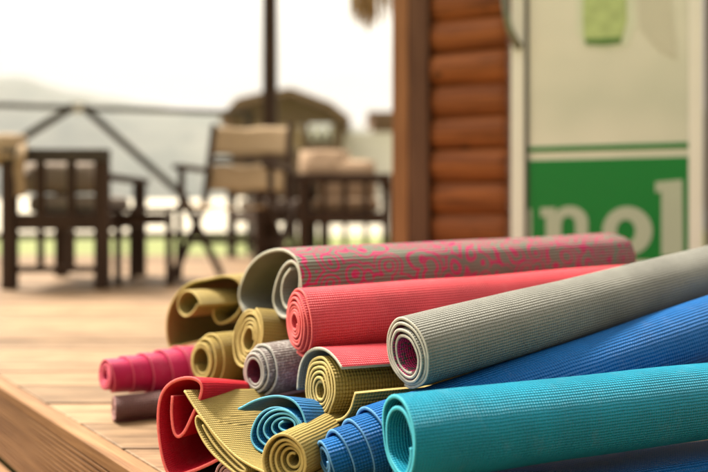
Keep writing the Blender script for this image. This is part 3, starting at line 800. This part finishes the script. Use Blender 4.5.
# path runs from the inner tip outwards; anticlockwise (hand=1): left of path = inside
# 1 printed roll at the top of the heap
s = Sec(288, 293, 1.27, ax(.87, .50, .02))
tail2 = s.px([(245, 318), (243.5, 311), (239, 301), (239, 288), (247, 269), (262, 255), (280, 250), (294, 257), (299, 270), (301, 290), (297, 308), (288, 318), (278, 315), (272.5, 301), (275, 284), (282, 268), (291, 262), (298, 271), (298, 292), (291, 307), (284.5, 306), (281.5, 293), (283.5, 279), (290, 269)])
mat_obj('grey mat printed with pink scrolls, its loose end curled open, topmost of the heap', s, .76, (tail2, np.zeros(len(tail2))), .0052, (m_print, m_pin, m_pin_e), nax=16, seed=1, taper=.96)

# 2 coral roll
s = Sec(299.5, 322, 1.15, ax(.89, .44, .02))
sp = spiral(.0095, .0478, 7.3, 250, -1, .97, 1.03, c=(0, 0), cin=(-.002, -.001), seed=2, wob=.08)
mat_obj('fat coral pink roll lying just below the printed scroll mat', s, .66, sp, .0041, (m_coral, m_coral, m_coral_e), shift=lambda k: -.0035 * min(k, 2), nax=14, seed=2)

# 3 coral sheet with a grey back folded over the mustard roll
s = Sec(322, 388, 1.083, ax(.84, .54, -.05))
tr = s.px([(342, 368.5), (335, 358), (326, 350), (316, 348.5), (307, 353), (301, 363), (298, 376), (297, 390)])
mat_obj('flat coral sheet with a grey back draped over a mustard roll', s, .40, (tr, np.zeros(len(tr))), .0045, (m_flap_in, m_coral, m_pin_e), nax=12, seed=3)

# 4 big grey roll
s = Sec(407, 352, 1.03, ax(.82, .505, .113))
sp = spiral(.0235, .0478, 4.1, 255, -1, 1.0, 1.0, c=(0, 0), cin=(.004, -.0035), seed=4, wob=.075)
mat_obj('large plain grey roll with a magenta speckled inside, sloping up to the right', s, .74, sp, .0043, (m_grey, m_grey_in, m_grey_e), shift=lambda k: -.003 * min(k, 1.5), nax=16, seed=4)

# 5 blue roll, its left end pushed out in steps
s = Sec(386, 437, 1.0, ax(.90, .40, .172))
sp = spiral(.010, .0465, 5.6, 150, -1, .98, 1.0, cin=(.0, -.004), seed=5)
mat_obj('blue roll with a stepped cone end running back beneath the grey roll', s, .70, sp, .0046, (m_blue, m_blue, m_blue_e), shift=lambda k: -.024 * min(k, 3.6), nax=18, seed=5, taper=1.30)

# 6 teal roll in front
s = Sec(395, 435, .905, ax(.925, .38, .0))
tail = spiral(.0310, .0525, 2.3, 262, -1, .95, 1.0, c=(0, 0), cin=(.004, -.0115), seed=6, wob=.085)
mat_obj('turquoise roll in front of all others, with a loose open spiral end', s, .66, tail, .005, (m_teal, m_teal, m_teal_e), shift=lambda k: .004 * min(k, 1), nax=16, seed=6)

# 7 folded blue mat lying on the deck below the turquoise roll
s = Sec(450, 503, .955, ax(.93, .36, .0))
o_pts = [(-.01, .0), (.012, .001), (.02, .006), (.012, .0105), (-.03, .0105), (-.037, .003), (-.03, -.0065), (.035, -.0065), (.045, .004), (.036, .0165), (-.035, .0165), (-.047, .008), (-.046, -.004), (-.036, -.0125), (.05, -.0125)]
mat_obj('flattened dark blue mat on the deck, showing below the turquoise roll', s, .62, (np.array(o_pts), np.zeros(len(o_pts))), .0046, (m_blue, m_blue, m_blue_e), nax=12, seed=7)

# 9 mustard roll at the bottom edge
s = Sec(284, 461, .95, ax(.40, .91, -.05))
sp = spiral(.007, .0325, 4.6, 285, 1, .97, 1.04, cin=(.003, -.002), seed=9, wob=.05)
mat_obj('mustard roll lowest in front, with evenly spaced spiral layers around a dark hollow', s, .5, sp, .0036, (m_yelf, m_yelf, m_yel_e), shift=lambda k: .004 * k, nax=12, seed=9)

# 10 mustard roll in the middle with a turned-up tail
s = Sec(321, 388, 1.09, ax(.84, .54, -.06))
sp2 = spiral(.011, .0458, 5.6, 292, 1, .96, 1.02, cin=(.004, -.002), seed=10, wob=.10)
tl = s.px([(342, 419), (350, 410), (353, 400), (355, 392.5)])
mat_obj('mustard roll with coarse grid and a turned-up tail, under the coral sheet', s, .40, join(sp2, tl), .0043, (m_yel, m_yel, m_yel_e), shift=lambda k: -.002 * min(k, 2), nax=14, seed=10)

# 11 lilac grey roll with a plum inside
s = Sec(266, 370, 1.2, ax(.66, .75, -.02))
sp = spiral(.0165, .0405, 4.2, 290, 1, .88, 1.03, cin=(-.003, -.001), seed=11, wob=.08)
mat_obj('pale lilac grey roll with a plum coloured hollow, stepped outer layers', s, .5, sp, .0042, (m_plum, m_lilac, m_lilac_e), shift=lambda k: -.010 * min(k, 2.2), nax=12, seed=11)

# 12 sky blue squashed roll
s = Sec(274, 431, 1.03, ax(.48, .87, -.22))
coil = []
for k in range(200):
    f = k / 199; ph = R(-12) + 2 * math.pi * 4.7 * f
    wb = 1 + .07 * math.sin(3 * ph * .97 + 1) * (1 - f)
    coil.append((276 + 11 * f + (30 - 22.5 * f) * wb * math.cos(ph), 431 - 6 * f + (26 - 21 * f) * wb * math.sin(ph)))
flap = s.px([(238, 410), (243, 407.5), (251, 403), (263, 398.5), (278, 396.5), (292, 400.5), (301, 411)] + coil)
mat_obj('sky blue squashed roll with a loose flap lifted over its end', s, .32, (flap, np.zeros(len(flap))), .0031, (m_sky, m_sky, m_sky_e), nax=12, seed=12, far=.42)

# 13 tall oval mustard roll
s = Sec(247, 337, 1.3, ax(.74, .67, -.17))
sp = spiral(.0150, .0460, 5.2, 70, 1, .92, 1.13, c=(0, 0), cin=(.006, -.002), seed=13, wob=.06)
mat_obj('tall oval mustard roll standing under the loose end of the printed mat', s, .5, sp, .0038, (m_yel, m_yel, m_yel_e), nax=12, seed=13)

# 14 mustard roll with a pale tail running under it
s = Sec(214, 360, 1.36, ax(.66, .75, -.05))
sp = spiral(.019, .046, 4.2, 275, 1, .92, 1.04, cin=(-.002, -.001), seed=14, wob=.05)
tl = s.px([(236, 389.5), (247, 388), (256, 383), (260, 373)])
mat_obj('round mustard roll with a wide hollow, left of the tall oval one', s, .5, join(sp, tl), .0046, (m_yel, m_yel, m_yel_e), shift=lambda k: -.013 * min(k, 2), nax=12, seed=14)

# 15 loose mustard mat at the top left
s = Sec(205, 312, 1.52, ax(.52, .85, -.0))
tr = s.px([(200, 341), (173, 347), (168, 343), (166.5, 325), (170, 308), (179, 293), (192, 283.5), (208, 280), (224, 277), (237, 281), (242.5, 294), (239, 311), (228, 321), (218, 323), (213, 315), (215, 305), (221, 300)])
mat_obj('loosely folded mustard mat arching open at the left top of the heap', s, .38, (tr, np.zeros(len(tr))), .0045, (m_yelf, m_yelf, m_yel_e), nax=12, seed=15)
s2 = Sec(189, 304, 1.50, ax(.80, .60, -.0))
tr = s2.px([(201, 306), (197, 297), (190, 291.5), (183, 293), (178.5, 301), (179, 310), (184, 316), (190, 314.5), (195, 308.5), (197, 304.5)])
mat_obj('thin mustard mat rolled into a small open tube inside the arched one', s2, .14, (tr, np.zeros(len(tr))), .0040, (m_yelf, m_yelf, m_yel_e), nax=10, seed=25)

# 16 raspberry roll pushed out into a cone
s = Sec(186, 371, 1.49, ax(.74, .66, -.10))
sp = spiral(.009, .0475, 8.6, 200, -1, .98, 1.0, cin=(.0, -.003), seed=16)
mat_obj('raspberry pink roll drawn out into a stepped cone at the far left', s, .42, sp, .0037, (m_pink, m_pink, m_pink_e), shift=lambda k: -.035 * min(k, 4.6), nax=14, seed=16)

# 17 small dusky roll and a grey one, both with shade painted into their skins
s = Sec(114, 409, 1.36, ax(.90, .43, .0))
sp = spiral(.006, .0225, 3.4, 262, 1, 1.05, .98, seed=17)
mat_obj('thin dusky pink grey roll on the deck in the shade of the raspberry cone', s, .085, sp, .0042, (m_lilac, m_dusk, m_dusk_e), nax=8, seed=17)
s = Sec(151, 411, 1.41, ax(.66, .75, .0))
sp = spiral(.007, .030, 4.2, 300, 1, 1.0, .98, seed=18)
mat_obj('grey roll on the deck behind the red mat, its shade painted into a dark skin', s, .3, sp, .0045, (m_grey_shade, m_grey_shade, m_pin_e), nax=8, seed=18)

# 18 red mat standing in an open loop
s = Sec(188, 430, 1.085, ax(.45, .89, -.08))
a1 = s.px([(232, 452), (212, 463), (190, 472), (172, 476), (165, 466), (160, 446), (157.5, 422), (159, 402), (165, 389), (176, 381.5), (190, 379.5), (200, 385), (198.5, 398), (191, 416), (183.5, 432), (177, 437), (173, 430), (171, 412), (172, 396)])
mat_obj('bright red mat bent into a tall open loop at the left foot of the heap', s, .16, (a1, np.zeros(len(a1))), .0046, (m_red, m_red, m_red_e), nax=10, seed=19, far=.35)

# 19 mustard sheet hanging in front of the red loop
s = Sec(222, 436, 1.022, ax(.62, .78, -.165))
sheet_px = [(184, 391), (191, 402), (200, 415), (212, 431), (225, 446), (238, 458), (252, 467), (264, 473), (272, 482), (262, 489), (246, 482), (230, 470), (214, 455), (203, 440), (196, 424), (197, 416), (204, 421), (213, 434), (224, 448), (236, 461), (246, 471), (240, 471), (227, 460), (214, 446), (205, 432), (202, 425)]
tr = s.px(sheet_px)
mat_obj('fine ribbed mustard sheet hanging forward over the red loop', s, .24, (tr, np.zeros(len(tr))), .0034, (m_yelf, m_yelf, m_yel_e), nax=10, seed=20)

# 20 small dusky roll at the bottom
s = Sec(229, 478, 1.035, ax(.45, .89, -.05))
sp = spiral(.004, .0235, 4.4, 320, 1, 1.0, 1.0, seed=21)
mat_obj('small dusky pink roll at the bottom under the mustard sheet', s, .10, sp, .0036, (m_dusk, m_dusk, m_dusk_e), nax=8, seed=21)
